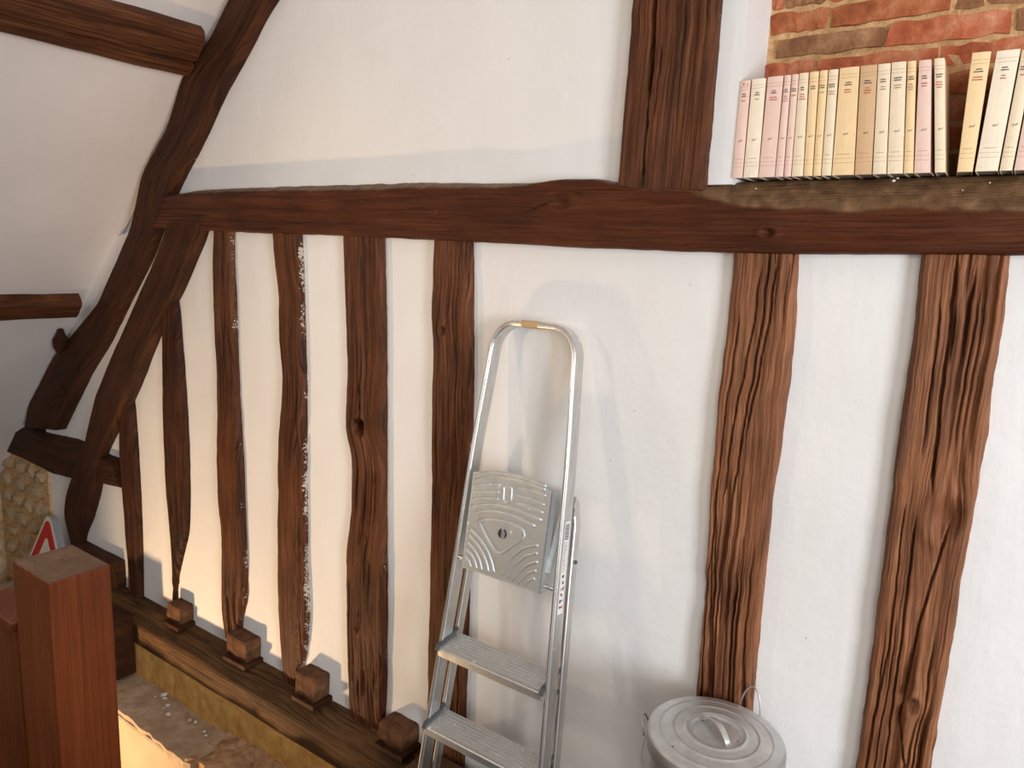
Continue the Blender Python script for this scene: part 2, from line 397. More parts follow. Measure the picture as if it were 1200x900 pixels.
    uvl.data.foreach_set('uv', Uf[li].ravel())
    fl = np.zeros((n, k)); xr = (Wr[:, None] - X)
    fl[:, 1:-1] = np.clip(1 - xr / 0.016, 0, 1) * fleck[1] + np.clip(1 - X / 0.010, 0, 1) * fleck[0]; fl[:, -1] = fleck[1]; fl[:, 0] = fleck[0]
    at = me.attributes.new('fleck', 'FLOAT', 'POINT'); at.data.foreach_set('value', fl.ravel())
    if worn is not None:
        wn = np.zeros((n, k)); wn[:, 1:-1] = worn(s[None, :], A[:, 0][:, None]); wn[:, -1] = 1.0
        aw = me.attributes.new('worn', 'FLOAT', 'POINT'); aw.data.foreach_set('value', wn.ravel())
    o = link(name, me, mat, parent)
    return o
def cut(rows):          # rows of (y, left x, right x) in pixels
    return [(l, y) for y, l, r in rows], [(r, y) for y, l, r in rows]

# ================================================================== STRUCTURE
# slope of the roof: line in x-z along the rafter's upper edge
RS = 0.97; RX, RZ = -2.382, 2.319
def slope_z(x): return RZ + RS * (x - RX)
CX0 = -4.55                                   # eaves
wall = tag(link('wall_back', mesh('wall_back', *prism([(-4.7, -1.6), (1.6, -1.6), (1.6, 1.60), (-0.62, 1.60), (-0.62, 3.4), (-1.25, 3.4), (-4.7, slope_z(-4.7))], 0.03, 0.32)), M['plaster']), kind='structure')
def panel(poly, y0=0.0, y1=0.05, mat='plaster'):
    o = link('plaster_panel', mesh('plaster_panel', *prism(poly, y0, y1)), M[mat], wall); return o
zb, zt = -0.10, 1.60                          # lower storey of panels, between sill and beam
px_ = [-3.98, -3.19, -2.81, -2.45, -2.07, -1.71, -1.35, -0.485, -0.122, 1.6]
for i in range(len(px_) - 1):
    a, b_ = px_[i], px_[i + 1]
    for (g0, g1) in GAPS[:4]:
        if g0 < a < g1: a = g1
        if g0 < b_ < g1: b_ = g0
    top = [(b_, min(zt, slope_z(b_) - 0.02)), (a, min(zt, slope_z(a) - 0.02))]
    panel([(a, zb), (b_, zb)] + top, y0=(0.0, .002, -.001, .001, -.002, .001, 0, .002, -.001)[i])
panel([(-2.98, 1.60), (-0.815, 1.60), (-0.815, 3.4), (-1.30, 3.4), (-2.95, slope_z(-2.95))], 0.004)
# pier between the upper post and the niche; its right side is the reveal of the niche
pier = [(-0.745, 1.672), (-0.572, 1.672), (-0.572, 3.4), (-0.745, 3.4)]
panel(pier, 0.0, 0.165)
# niche back with its bricks
niche = tag(link('niche_mortar', mesh('niche_mortar', *prism([(-0.60, 1.55), (1.6, 1.55), (1.6, 3.4), (-0.60, 3.4)], 0.1545, 0.30)), M['mortar'], wall), 'sandy mortar bed behind the bricks')
random.seed(4)
def brick_mesh(l, h, seed):
    rnd = random.Random(seed); bm = bmesh.new(); add_box(bm, (0, 0, 0), (l, 0.05, h), 0.0)
    bmesh.ops.subdivide_edges(bm, edges=[e for e in bm.edges if abs(e.verts[0].co.x - e.verts[1].co.x) > 0.01], cuts=7)
    for v in bm.verts:
        v.co.x += rnd.uniform(-.004, .004); v.co.z += rnd.uniform(-.0032, .0032); v.co.y += rnd.uniform(-.003, .003)
        if abs(abs(v.co.x) - l / 2) < 0.006: v.co.z *= 0.93
    return from_bm('brick', bm)
pitch = 0.0525
joints = {0: [-0.575, -0.46, -0.225, 0.0, 0.22, 0.44, 0.66], 1: [-0.551, -0.329, -0.104, 0.12, 0.345, 0.57, 0.79],
          2: [-0.575, -0.442, -0.211, 0.015, 0.24, 0.46, 0.68], 3: [-0.575, -0.541, -0.45, -0.32, -0.10, 0.13, 0.35, 0.57],
          -1: [-0.56, -0.34, -0.11, 0.11, 0.33, 0.55]}
for r in range(-5, 16):
    js = joints.get(r)
    if js is None:
        o_ = random.uniform(-0.68, -0.55); js = [o_ + 0.226 * q_ for q_ in range(7)]; js = [max(j_, -0.575) for j_ in js]
    for q_ in range(len(js) - 1):
        l = js[q_ + 1] - js[q_] - 0.009
        if l < 0.03 and r != 3: continue
        bo = link('brick', brick_mesh(l, pitch - random.uniform(.009, .013), r * 31 + q_), random.choice(M['bricks']) if (r, q_) not in ((1, 0), (1, 1)) else M['bricks'][1 if q_ == 0 else 2], niche)
        bo.location = ((js[q_] + js[q_ + 1]) / 2, 0.150 + 0.025 + random.uniform(-.003, .003), 1.954 + (r - 1 + 0.5) * pitch)
        bo.rotation_euler = (0, random.uniform(-.006, .006), random.uniform(-.008, .008))
# sloping ceiling (runs towards the camera)
def slope_pt(x, off=0.0):                     # point on slope, off metres below it at right angles
    q = math.hypot(1, RS); return (x + off * RS / q, slope_z(x) - off / q)
c0, c1 = CX0 - 0.3, -1.15
ceil = tag(link('ceiling', mesh('ceiling', *prism([slope_pt(c0, 0.015), slope_pt(c1, 0.015), slope_pt(c1, -0.12), slope_pt(c0, -0.12)], -3.2, 0.02)), M['ceil']), kind='structure')
# eaves wall on the left
wl = tag(link('wall_left', box_me('wall_left', (CX0 - 0.2, -1.55, -0.60), (0.36, 3.14, 2.05)), M['stone']), kind='structure')
# floor of the attic and the stairwell it stops at
fl = tag(link('floor', box_me('floor', (0.62, -1.60, -0.16), (3.94, 3.14, 0.22)), M['floor']), kind='structure')
bmesh_board = {}
for k_ in range(19):
    y_ = -3.14 + k_ * 0.162 + 0.081
    me = bmesh_board.setdefault('b', box_me('floor_board', (0, 0, 0), (3.93, 0.158, 0.05), 0.003))
    b_ = link('floor_board', me, M['floor'], fl); b_.location = (0.62, y_, -0.0255)
sf = tag(link('floor', box_me('floor_stairwell', (-2.95, -1.75, -1.68), (3.4, 3.6, 0.16)), M['floor']), kind='structure')
# the rest of the attic, behind and to the right of the camera
tag(link('ceiling', box_me('ceiling_flat', (0.72, -1.46, 3.42), (3.9, 3.56, 0.1)), M['ceil']), kind='structure')
def holed(name, axis, at, th, a0, a1, z0, z1, h):
    bm = bmesh.new()
    for (p0, p1, q0, q1) in ((a0, h[0], z0, z1), (h[1], a1, z0, z1), (h[0], h[1], z0, h[2]), (h[0], h[1], h[3], z1)):
        c = ((p0 + p1) / 2, (q0 + q1) / 2); d = (p1 - p0, q1 - q0)
        if axis == 'x': add_box(bm, (at, c[0], c[1]), (th, d[0], d[1]))
        else: add_box(bm, (c[0], at, c[1]), (d[0], th, d[1]))
    return tag(link(name, from_bm(name, bm), M['plaster']), kind='structure')
holed('wall_right', 'x', 2.65, 0.16, -3.24, 0.32, -0.27, 3.37, (-2.45, -1.45, 0.60, 1.80))
holed('wall_front', 'y', -3.24, 0.16, -4.7, 2.73, -1.76, 3.37, (0.65, 1.95, 1.4, 2.5))  # its opening is added to go with the rear fill light
# ================================================================== LEDGE under the sill
def lumpy(name, x0, x1, y0, y1, z0, z1, nx, ny, amp, seed, mat, front=None, parent=None, edge=0.012):
    xs = np.linspace(x0, x1, nx); ys = np.linspace(y0, y1, ny)
    V = []; F = []
    for i, x in enumerate(xs):
        for j, y in enumerate(ys):
            z = z1 + (fbm(x * 9, y * 9, seed, 4) - 0.45) * amp
            yy = y + ((fbm(x * 14, 3.0, seed + 2, 3) - 0.45) * edge * 2 if j == 0 else 0)
            V.append((x, yy, float(z)))
    for i in range(nx - 1):
        for j in range(ny - 1):
            F.append((i * ny + j, (i + 1) * ny + j, (i + 1) * ny + j + 1, i * ny + j + 1))
    b0 = len(V)
    ring = [i * ny for i in range(nx)] + [(nx - 1) * ny + j for j in range(1, ny)] + [i * ny + ny - 1 for i in range(nx - 2, -1, -1)] + [j for j in range(ny - 2, 0, -1)]
    for q_ in ring: V.append((V[q_][0], V[q_][1], z0))
    k = len(ring)
    for q_ in range(k): F.append((ring[q_], ring[(q_ + 1) % k], b0 + (q_ + 1) % k, b0 + q_))
    F.append(tuple(b0 + q_ for q_ in range(k)))
    return link(name, mesh(name, V, F), mat, parent)
ledge = tag(empty('stair_ledge', (-2.9, -0.2, -1.55)), 'dusty mortar ledge with cream face below the dark sill timber', 'ledge')
def under(o, parent):
    o.parent = parent; o.matrix_parent_inverse = Matrix.Translation(-Vector(parent.location)); return o
under(lumpy('ledge_top', -4.36, -2.27, -0.300, -0.002, -0.385, -0.350, 110, 18, 0.022, 3, M['ledge']), ledge)
under(link('ledge_face', box_me('ledge_face', (-3.315, -0.152, -0.960), (2.09, 0.300, 1.186), 0.012), M['cream']), ledge)
under(lumpy('ledge_broken_end', -2.30, -1.40, -0.300, -0.002, -1.55, -0.335, 70, 18, 0.085, 9, M['crumb'], edge=0.05), ledge)
# ochre strip of plaster between ledge and sill
under(lumpy('ochre_strip', -3.02, -1.45, -0.118, -0.002, -0.40, -0.215, 90, 5, 0.01, 5, M['ochre'], edge=0.010), ledge)
rnd = random.Random(11)
def pebble(name, loc, r, mat, parent=None, seed=0, flat=0.6):
    rr = random.Random(seed); bm = bmesh.new(); bmesh.ops.create_icosphere(bm, subdivisions=1, radius=1.0)
    for v in bm.verts:
        k = rr.uniform(0.75, 1.2); v.co = Vector((v.co.x * r * k, v.co.y * r * k * 0.8, v.co.z * r * k * flat))
    o = link(name, from_bm(name, bm), mat); o.location = loc
    o.rotation_euler = (0, 0, rr.uniform(0, 3)); return o
for q_ in range(15):
    x_ = rnd.uniform(-2.75, -2.2); y_ = rnd.uniform(-0.2, -0.135)
    under(pebble('rubble_crumb', (x_, y_, -0.340), rnd.uniform(.005, .014), M['chip'] if q_ % 3 else M['crumb'], None, q_), ledge)
for q_ in range(9):
    x_ = rnd.uniform(-2.3, -1.9); y_ = rnd.uniform(-0.21, -0.12)
    under(pebble('plaster_flake', (x_, y_, -0.345 + rnd.uniform(-.01, .015)), rnd.uniform(.03, .075), M['crumb'], None, 50 + q_, 0.4), ledge)

# ================================================================== TIMBERS
def beam_b(x):
    return np.interp(x, [-3.0, -2.6, -1.6, -1.15, -1.0, -0.88, -0.80, -0.64, -0.55, -0.48, -0.30, 0.6], [.10, .12, .16, .12, .05, .04, .05, .09, .34, .42, .48, .48])
def beam_worn(s, x):
    e = (fbm(x * 30, s * 3, 77, 3) - 0.44) * 0.10
    return np.clip((s - (1 - beam_b(x)) + e) / 0.05, 0, 1)
def beam_prof(s, x):
    # worn upper arris: the top of the beam leans back, far more towards the bookshelf end
    b = beam_b(x); q = np.clip((s - (1 - b)) / np.maximum(b, 1e-3), 0, 1)
    return 0.085 * np.interp(b, [0.04, 0.2, 0.5], [0.35, 0.6, 1.0]) * q ** 1.25
top_e = [(180, 236), (200, 228), (240, 222), (300, 219), (400, 216), (500, 213), (600, 215), (640, 214), (656, 210), (720, 210), (730, 217), (770, 221), (830, 217), (860, 210), (1000, 206.5), (1100, 204), (1200, 201.5), (1500, 192), (1900, 180)]
bot_e = [(180, 267), (300, 273), (400, 276), (500, 281), (600, 286), (700, 291), (800, 295), (900, 297), (1000, 298), (1100, 298), (1200, 299), (1500, 304), (1900, 310)]
beam = timber('wall_beam', bot_e, top_e, -0.042, 0.16, M['beam'], 3, rough=0.55, crack=0.35, arris=0.010, jitter=0.004, prof=beam_prof, worn=beam_worn,
              knots=((0.28, 0.690, 0.012, 0.012), (0.72, 0.545, 0.022, 0.010), (0.5, 0.43, 0.008, 0.006)),
              cracks=(([(0.45, .505), (0.75, .55)], 0.0018, 0.010), ([(0.9, .545), (0.62, .575)], 0.0018, 0.008)), step=0.007, fleck=(0.1, 0.75), e2y=0.0)
tag(beam, 'long dark brown horizontal beam carrying the books and the wide upper post', 'beam')

for q_, (px1, py1, r_) in enumerate(((1047, 212, .006), (1052, 209, .004), (1076, 234, .004), (1128, 223, .003), (886, 221, .003), (1160, 214, .003))):
    ch = pebble('plaster_chip', tuple(on_y(px1, py1, -0.008)), r_ * 0.7, M['chip'], None, 90 + q_, 0.7); ch.parent = beam
posts = []
def post(rows, label, seed, mat='oak', group=None, **kw):
    a, b_ = cut(rows)
    o = timber('wall_post', a, b_, kw.pop('yf', -0.030), 0.06, M[mat], seed, **kw)
    tag(o, label, 'post', group); posts.append(o); return o
post([(468, 141, 158), (490, 138, 160), (525, 137, 162.5), (590, 142, 166), (650, 146, 168), (703, 148, 168.5)],
     'short narrow post ending against the lower half of the slanting brace', 11, 'oak_dark', arris=0.02, rough=0.8)
post([(335, 190, 207), (360, 188, 212), (400, 187, 215), (450, 188, 219), (525, 190, 223), (580, 192, 224), (625, 196, 223), (655, 199, 215), (685, 200, 209), (705, 201, 207)],
     'dark post under the slanting brace tapering to a thin point at its foot', 12, 'oak_dark', arris=0.018)
post([(266, 247, 276), (300, 246, 275), (350, 246, 278), (400, 248, 279), (425, 251, 280), (450, 252, 281), (540, 252.5, 286), (600, 255, 288), (618, 257, 289), (650, 258, 290), (690, 257, 291), (700, 257, 291.5), (724, 258, 285), (748, 262, 284)],
     'narrow bowed post right beside the top of the slanting brace', 13, 'oak', step=0.007, rough=1.2, fleck=(0, 0.75))
post([(270, 317, 355), (300, 319, 357), (340, 325, 358), (407, 325, 360), (443, 329, 361), (470, 328, 361), (510, 325, 361), (550, 323, 361), (610, 322, 362), (660, 323, 361.5), (700, 324, 364), (735, 325, 364), (770, 327, 360), (806, 331, 350)],
     'post with a ragged left edge and crusty white plaster along its right side', 14, 'oak', step=0.007, rough=1.3, fleck=(0, 0.95))
post([(272, 399, 451.5), (310, 400, 452), (350, 401, 453), (430, 404, 454), (470, 402.5, 454), (505, 402, 454), (514, 404, 454), (530, 409, 454), (550, 411, 454), (590, 410, 454), (615, 408, 454), (640, 404, 454.5), (700, 404, 454.5), (780, 405, 454), (830, 407, 453), (852, 411, 450)],
     'straight post with a deep black knot hole above a long check', 15, 'oak', step=0.006, cols=0.003, rough=0.9,
     knots=((0.42, 0.366, 0.020, 0.090), (0.36, 0.785, 0.009, 0.014)), cracks=(([(0.40, .27), (0.41, .36)], 0.004, 0.035), ([(0.25, .0), (0.30, .2), (0.36, .32)], 0.0016, 0.008), ([(0.5, .02), (0.62, .2), (0.60, .4)], 0.0016, 0.010), ([(0.40, .73), (0.32, .79)], 0.003, 0.02), ([(0.45, .4), (0.52, .6), (0.62, .9)], 0.0014, 0.007)))
post([(275, 507, 555), (310, 504.5, 556), (340, 505, 556), (360, 502.5, 556), (415, 506, 556), (440, 505, 556), (480, 504, 555.5), (560, 504, 554), (640, 502, 552), (740, 500, 550), (850, 499, 546), (925, 499, 544)],
     'dark post standing directly behind the folded stepladder', 16, 'oak', step=0.006, cols=0.003,
     knots=((0.33, 0.155, 0.012, 0.014),), cracks=(([(0.42, .0), (0.46, .12), (0.40, .16), (0.45, .3), (0.5, .7)], 0.0014, 0.009),))
post([(290, 856, 936), (320, 854, 935.5), (350, 852, 934), (400, 848, 931), (450, 842, 926), (480, 838, 920), (520, 836, 917), (580, 830, 906), (650, 825, 900), (700, 822, 895), (760, 818, 889), (815, 814, 884), (900, 809, 875), (1120, 800, 856)],
     'deeply furrowed reddish post rising behind the lidded metal bin', 17, 'oak_red', step=0.0055, cols=0.0017, rough=1.3, crack=1.7, arris=0.016,
     cracks=(([(0.62, .0), (0.52, .14), (0.40, .30), (0.36, .42)], 0.0024, 0.018), ([(0.5, .02), (0.40, .12), (0.26, .26), (0.24, .33)], 0.0022, 0.016), ([(0.75, .0), (0.64, .10), (0.50, .24)], 0.0024, 0.018),
             ([(0.2, .08), (0.12, .3), (0.2, .45), (0.3, .62)], 0.002, 0.016), ([(0.1, .3), (0.14, .45), (0.22, .60)], 0.0022, 0.016), ([(0.45, .42), (0.5, .62)], 0.0015, 0.01)))
post([(290, 1078, 1184), (340, 1074, 1181), (400, 1067, 1172), (450, 1060, 1163), (500, 1053, 1160), (550, 1046, 1149), (600, 1040, 1143), (650, 1035, 1131), (700, 1028, 1124), (760, 1021, 1115), (820, 1012, 1104), (900, 1001, 1091), (1150, 972, 1052)],
     'widest furrowed reddish post, with a swirling knot on its right side', 18, 'oak_red', step=0.0055, cols=0.0017, rough=1.3, crack=1.6, arris=0.016,
     knots=((0.72, 0.325, 0.032, 0.020), (0.62, 0.575, 0.015, 0.016)),
     cracks=(([(0.42, .0), (0.44, .1), (0.46, .2), (0.50, .30)], 0.003, 0.022), ([(0.30, .05), (0.32, .16), (0.33, .25)], 0.0018, 0.014), ([(0.66, .02), (0.62, .08), (0.62, .14)], 0.0026, 0.018), ([(0.48, .06), (0.49, .14)], 0.0024, 0.016),
             ([(0.78, .32), (0.66, .40), (0.55, .47), (0.50, .60), (0.66, .66), (0.6, .8)], 0.0022, 0.016), ([(0.36, .32), (0.36, .45), (0.40, .62), (0.38, .85)], 0.0022, 0.016), ([(0.2, .3), (0.22, .5), (0.15, .7)], 0.0016, 0.012)))
post([(-260, 762, 868), (-100, 748, 856), (0, 738.5, 847), (60, 735, 843), (100, 731, 839), (150, 727, 835), (200, 723, 830), (224, 721.5, 828.5)],
     'wide upper post with a black split, standing on the long beam', 19, 'oak', yf=-0.034, step=0.006, cols=0.0028, rough=0.6, crack=0.5, fleck=(0.1, 0.62),
     cracks=(([(0.34, .10), (0.28, .52), (0.30, .66), (0.31, .78)], 0.0055, 0.035), ([(0.31, .76), (0.30, .88), (0.33, 1.0)], 0.003, 0.03), ([(0.42, .60), (0.38, .85)], 0.0016, 0.012)))

raf_l = [(420, -190), (345, -120), (264, 0), (243, 45), (211, 88), (193, 150), (163, 205), (150, 270), (136, 300), (112, 357), (62, 417), (31, 475), (27, 500)]
raf_r = [(475, -190), (400, -120), (323, 0), (310, 20), (290, 60), (262, 110), (235, 170), (216, 205), (205, 228), (190, 270), (179, 300), (150, 357), (130, 400), (107, 437), (75, 503)]
raf = timber('rafter', raf_l, raf_r, -0.045, 0.10, M['oak_dark'], 21, rough=0.7, crack=0.4, arris=0.02, e2y=-0.01, step=0.01, cols=0.004, fleck=(0.3, 0.6))
tag(raf, 'long dark rafter climbing the edge of the white sloping ceiling', 'rafter')
br_l = [(192, 262), (185, 285), (179, 302), (130, 412), (110, 462), (95, 525), (74, 580), (72, 604), (80, 634), (84, 660)]
br_r = [(245, 262), (238, 285), (231, 300), (212, 345), (195, 372), (180, 407), (167, 442), (155, 470), (135, 510), (124, 532), (116, 580), (108, 608), (99, 628), (97, 660)]
brc = timber('wall_brace', br_l, br_r, -0.050, 0.06, M['oak_dark'], 22, rough=0.8, crack=0.5, arris=0.022, e2y=-0.012, step=0.009, cols=0.0038, fleck=(0.3, 0.6))
tag(brc, 'slanting brace dropping from the left end of the long beam', 'brace')
bl_b = [(4, 529), (25, 538), (60, 556), (80, 561), (113, 567), (140, 573)]
bl_t = [(4, 497), (18, 496), (55, 506), (95, 514.5), (118, 527), (140, 536)]
blo = timber('tie_timber', bl_b, bl_t, -0.040, 0.08, M['oak_dark'], 23, rough=0.8, crack=0.4, arris=0.016, e2y=0.0, step=0.01, cols=0.004, fleck=(0, .5),
             prof=lambda s, x: 0.03 * np.clip((s - 0.82) / 0.18, 0, 1))
tag(blo, 'short level tie timber under the foot of the rafter, above rubble stone', 'beam')
# purlins run from the gable towards the camera along the slope
def along_y(name, cx, w, proud, y0, y1, mat, seed, groove=None, wob=0.004):
    q = math.hypot(1, RS); ex = (1 / q, RS / q); nx = (RS / q, -1 / q)     # up the slope, and out of it
    ny = int((y1 - y0) / 0.012); V = []; UVs = []
    prof = [(-w / 2, -0.02)]
    m = 26
    for j in range(m + 1):
        s_ = -1 + 2 * j / m
        h = proud * (1 - abs(s_) ** 8 * 0.45)
        prof.append((s_ * w / 2, h))
    prof.append((w / 2, -0.02)); k = len(prof)
    for i in range(ny + 1):
        y = y0 + (y1 - y0) * i / ny
        for j, (a, h) in enumerate(prof):
            inn = 0 < j < k - 1
            hh = h + (float(fbm(a * 60, y * 3, seed, 3)) - 0.45) * 0.010 * inn
            if groove is not None and inn: hh -= 0.02 * math.exp(-((a - groove - 0.01 * math.sin(y * 2)) / 0.005) ** 2)
            aa = a + (float(fbm(y * 6, 2.0 + (j > k / 2) * 7, seed + 3, 3)) - 0.44) * wob * 3
            V.append((cx + ex[0] * aa + nx[0] * hh, y, slope_z(cx) + ex[1] * aa + nx[1] * hh)); UVs.append((a + seed * .37, y))
    F = []
    for i in range(ny):
        for j in range(k): F.append((i * k + j, i * k + (j + 1) % k, (i + 1) * k + (j + 1) % k, (i + 1) * k + j))
    F.append(tuple(range(k))[::-1]); F.append(tuple(ny * k + j for j in range(k)))
    me = mesh(name, V, F, False); 
    uvl = me.uv_layers.new(name='grain'); li = np.zeros(len(me.loops), int); me.loops.foreach_get('vertex_index', li)
    uvl.data.foreach_set('uv', np.array(UVs)[li].ravel())
    return link(name, me, mat)
tag(along_y('purlin', -2.528, 0.185, 0.070, -2.6, -0.052, M['oak'], 31, -0.02), 'thick split purlin butting the upper part of the rafter', 'purlin')
tag(along_y('purlin', -3.50, 0.115, 0.075, -2.6, -0.048, M['oak'], 33, None), 'thin purlin butting the rafter halfway down the sloping ceiling', 'purlin')
def hewn(name, pts_x, pts_y, pts_z, mat, seed, bev=0.006, amp=0.004, parent=None):
    bm = bmesh.new(); c = ((pts_x[0] + pts_x[1]) / 2, (pts_y[0] + pts_y[1]) / 2, (pts_z[0] + pts_z[1]) / 2)
    add_box(bm, (0, 0, 0), (pts_x[1] - pts_x[0], pts_y[1] - pts_y[0], pts_z[1] - pts_z[0]), bev)
    bmesh.ops.subdivide_edges(bm, edges=bm.edges[:], cuts=3, use_grid_fill=True)
    bm.verts.ensure_lookup_table()
    for v in bm.verts:
        a = float(fbm(v.co.x * 25 + v.co.z * 11, v.co.y * 25 + 3, seed, 3)) - 0.44
        b_ = float(fbm(v.co.z * 25 + 7, v.co.x * 25 + v.co.y * 9, seed + 3, 3)) - 0.44
        v.co += Vector((a, b_, a * 0.7 + b_ * 0.3)) * amp * 2.5
    me = from_bm(name, bm)
    uvl = me.uv_layers.new(name='grain')
    for l in me.loops:
        co = me.vertices[l.vertex_index].co; uvl.data[l.index].uv = (co.x + co.z * 0.9 + seed, co.y + co.z * 0.4)
    o = link(name, me, mat, parent); o.location = c; return o
o = hewn('timber_cleat', (-3.66, -3.55), (-0.080, -0.052), (1.005, 1.075), M['oak_dark'], 3, 0.012, 0.008)
o.rotation_euler = (0, -math.atan(RS), 0); tag(o, 'small dark wedge under the end of the thin purlin', 'block')
# sill
sl_b = [(-4.0, -0.225), (-3.0, -0.222), (-2.2, -0.218), (-1.35, -0.222)]
sl_t = [(-4.0, -0.074), (-3.0, -0.076), (-2.2, -0.074), (-1.35, -0.076)]
sill = timber('wall_sill', sl_b, sl_t, -0.112, 0.09, M['sill'], 25, px=False, rough=0.7, crack=0.4, arris=0.012, jitter=0.003, step=0.009, cols=0.004,
              prof=lambda s, x: 0.105 * np.clip((s - 0.62) / 0.38, 0, 1) ** 1.6, fleck=(0, .5))
tag(sill, 'dark sill timber at the foot of the narrow posts, above the ledge', 'sill')
# sawn joist ends standing on the sill
jl = ('small joist end on the sill beside the pointed foot of the tapering post', 'cube shaped joist end on the sill beside the narrow bowed post',
      'cube shaped joist end on the sill beside the post with crusty plaster edge', 'split joist end on the sill next to the foot of the stepladder')
for i, (x0, x1, z1, yy) in enumerate(((-2.815, -2.715, 0.012, -0.062), (-2.392, -2.262, 0.022, -0.066), (-1.975, -1.866, 0.024, -0.070), (-1.56, -1.445, 0.005, -0.072))):
    o = empty('joist_end', ((x0 + x1) / 2, 0.0, -0.07))
    tag(o, jl[i], 'joist end', 'sawn joist ends along the sill')
    b_ = hewn('joist_stub', (x0, x1), (yy, 0.02), (-0.062, z1), M['block'], 40 + i, 0.012, 0.006); under(b_, o)
    s_ = hewn('packing_slip', (x0 + 0.004, x1 + 0.012), (yy - 0.018, 0.01), (-0.078, -0.060), M['oak_dark'], 60 + i, 0.003, 0.002); under(s_, o)
# end grain chips of plaster left on the sill
# timber stub standing on the ledge and a block behind it
o = hewn('timber_stub', (-3.16, -2.965), (-0.215, -0.124), (-0.338, -0.085), M['oak_dark'], 71, 0.008, 0.005); tag(o, 'dark upright timber stub on the ledge behind the newel post', 'block')
o = hewn('sole_block', (-3.62, -3.262), (-0.052, 0.02), (-0.075, 0.055), M['oak_dark'], 72, 0.008, 0.005); tag(o, 'dark level block between the brace foot and the shortest post', 'block')
# rubble at the foot of the gable, under the tie timber
rub = link('rubble_mortar', mesh('rubble_mortar', *prism([(-4.60, -0.40), (-3.97, -0.40), (-3.97, 0.36), (-4.60, 0.36)], -0.012, 0.04)), M['mortar'], wall)
rnd = random.Random(5); z_ = -0.33
while z_ < 0.33:
    h_ = rnd.uniform(0.055, 0.10); x_ = -4.54 + rnd.uniform(0, .04)
    while x_ < -4.0:
        w_ = min(rnd.uniform(0.10, 0.20), -3.975 - x_)
        if w_ > 0.04:
            o = pebble('stone', (x_ + w_ / 2, -0.012, z_ + h_ / 2), 0.5, M['stone'], None, int(x_ * 1000) + int(z_ * 777), 1.0)
            o.scale = (w_ * 0.95, 0.085, h_ * 0.98); o.rotation_euler = (0, rnd.uniform(-.15, .15), 0); o.parent = rub
        x_ += w_ + 0.006
    z_ += h_ + 0.004

# ================================================================== STEPLADDER
lean = math.atan(0.2 / 1.33)
LX = -1.035; LY0 = -0.055 - 0.2
lad = tag(empty('stepladder', (LX, LY0, 0.0), (-lean, 0, 0)), 'folded aluminium stepladder leaning on the white wall beside the bin', 'stepladder')
# local frame: x along the wall, y towards the wall, z along the rails; front faces of the rails at y = 0
RW, RD = 0.014, 0.045
def rail_x(z, side):
    return side * (0.145 + 0.030 + (1.30 - z) * 0.030 - 0.032) if False else side * np.interp(z, [0.0, 0.26, 0.70, 1.02, 1.27], [0.196, 0.184, 0.160, 0.1465, 0.127])
def arch(z0, zbend, xb, ztop, n=9):
    pts = [(-float(rail_x(z, 1)), z) for z in np.linspace(z0, zbend, 14)]
    x0 = pts[-1][0]; r = ztop - zbend
    rx = 0.062
    for i in range(1, n + 1):
        a = math.radians(90 * i / n); pts.append((x0 + rx * (1 - math.cos(a)) + 0.006 * math.sin(a), zbend + r * math.sin(a)))
    left = pts; right_ = [(-x, z) for x, z in pts[::-1]]
    return left + right_
pa = arch(0.02, 1.275, 0, 1.345)
V, F = sweep([(x, RD / 2, z) for x, z in pa], [(b_, a) for a, b_ in oval(RD, RW, 0.0055, 4)], ups=(0, 1, 0))
fr = link('front_rail', mesh('front_rail', V, F, False), M['alu'], lad)
# raised bead along the front edge of the rail
V, F = sweep([(x, 0.001, z) for x, z in pa], circ(0.0022, 6), ups=(0, 1, 0)); link('rail_bead', mesh('rail_bead', V, F, True), M['alu'], fr)
# rear frame: two legs folded flat behind the rails, bent forward at their upper ends
for sd in (-1, 1):
    pts = [(sd * float(rail_x(z, 1)) * 1.0, 0.079, z) for z in np.linspace(0.02, 0.86, 10)]
    x9 = pts[-1][0]
    for a in (20, 40, 60, 80, 90):
        t = math.radians(a); pts.append((x9 - sd * 0.004, 0.079 - 0.026 * (1 - math.cos(t)), 0.86 + 0.055 * math.sin(t)))
    V, F = sweep(pts, [(b_, a) for a, b_ in oval(0.030, 0.013, 0.005, 3)], ups=(0, 1, 0))
    rg = link('rear_leg', mesh('rear_leg', V, F, False), M['alu'], lad)
    bm = bmesh.new(); bmesh.ops.create_cone(bm, cap_ends=True, segments=14, radius1=0.006, radius2=0.0045, depth=0.006)
    rv = link('rivet', from_bm('rivet', bm), M['cap'], rg); rv.location = (sd * (float(rail_x(0.78, 1)) + 0.0085), 0.081, 0.76); rv.rotation_euler = (0, sd * math.pi / 2, 0)
    ft = link('rubber_foot', box_me('rubber_foot', (sd * float(rail_x(0.0, 1)), 0.079, 0.017), (0.022, 0.038, 0.034), 0.004), M['black'], rg)
    link('rubber_foot', box_me('rubber_foot', (sd * float(rail_x(0.0, 1)), RD / 2, 0.017), (0.024, 0.054, 0.034), 0.005), M['black'], fr)
    # stay between rail and rear leg
    link('rear_spacer', box_me('rear_spacer', (sd * (float(rail_x(0.45, 1)) - 0.0), 0.055, 0.43), (0.006, 0.05, 0.010), 0.002), M['cap'], rg)
# lower cross bar of the rear frame
link('rear_brace', box_me('rear_brace', (0, 0.079, 0.16), (2 * float(rail_x(0.16, 1)) - 0.012, 0.012, 0.03), 0.003), M['alu'], lad)
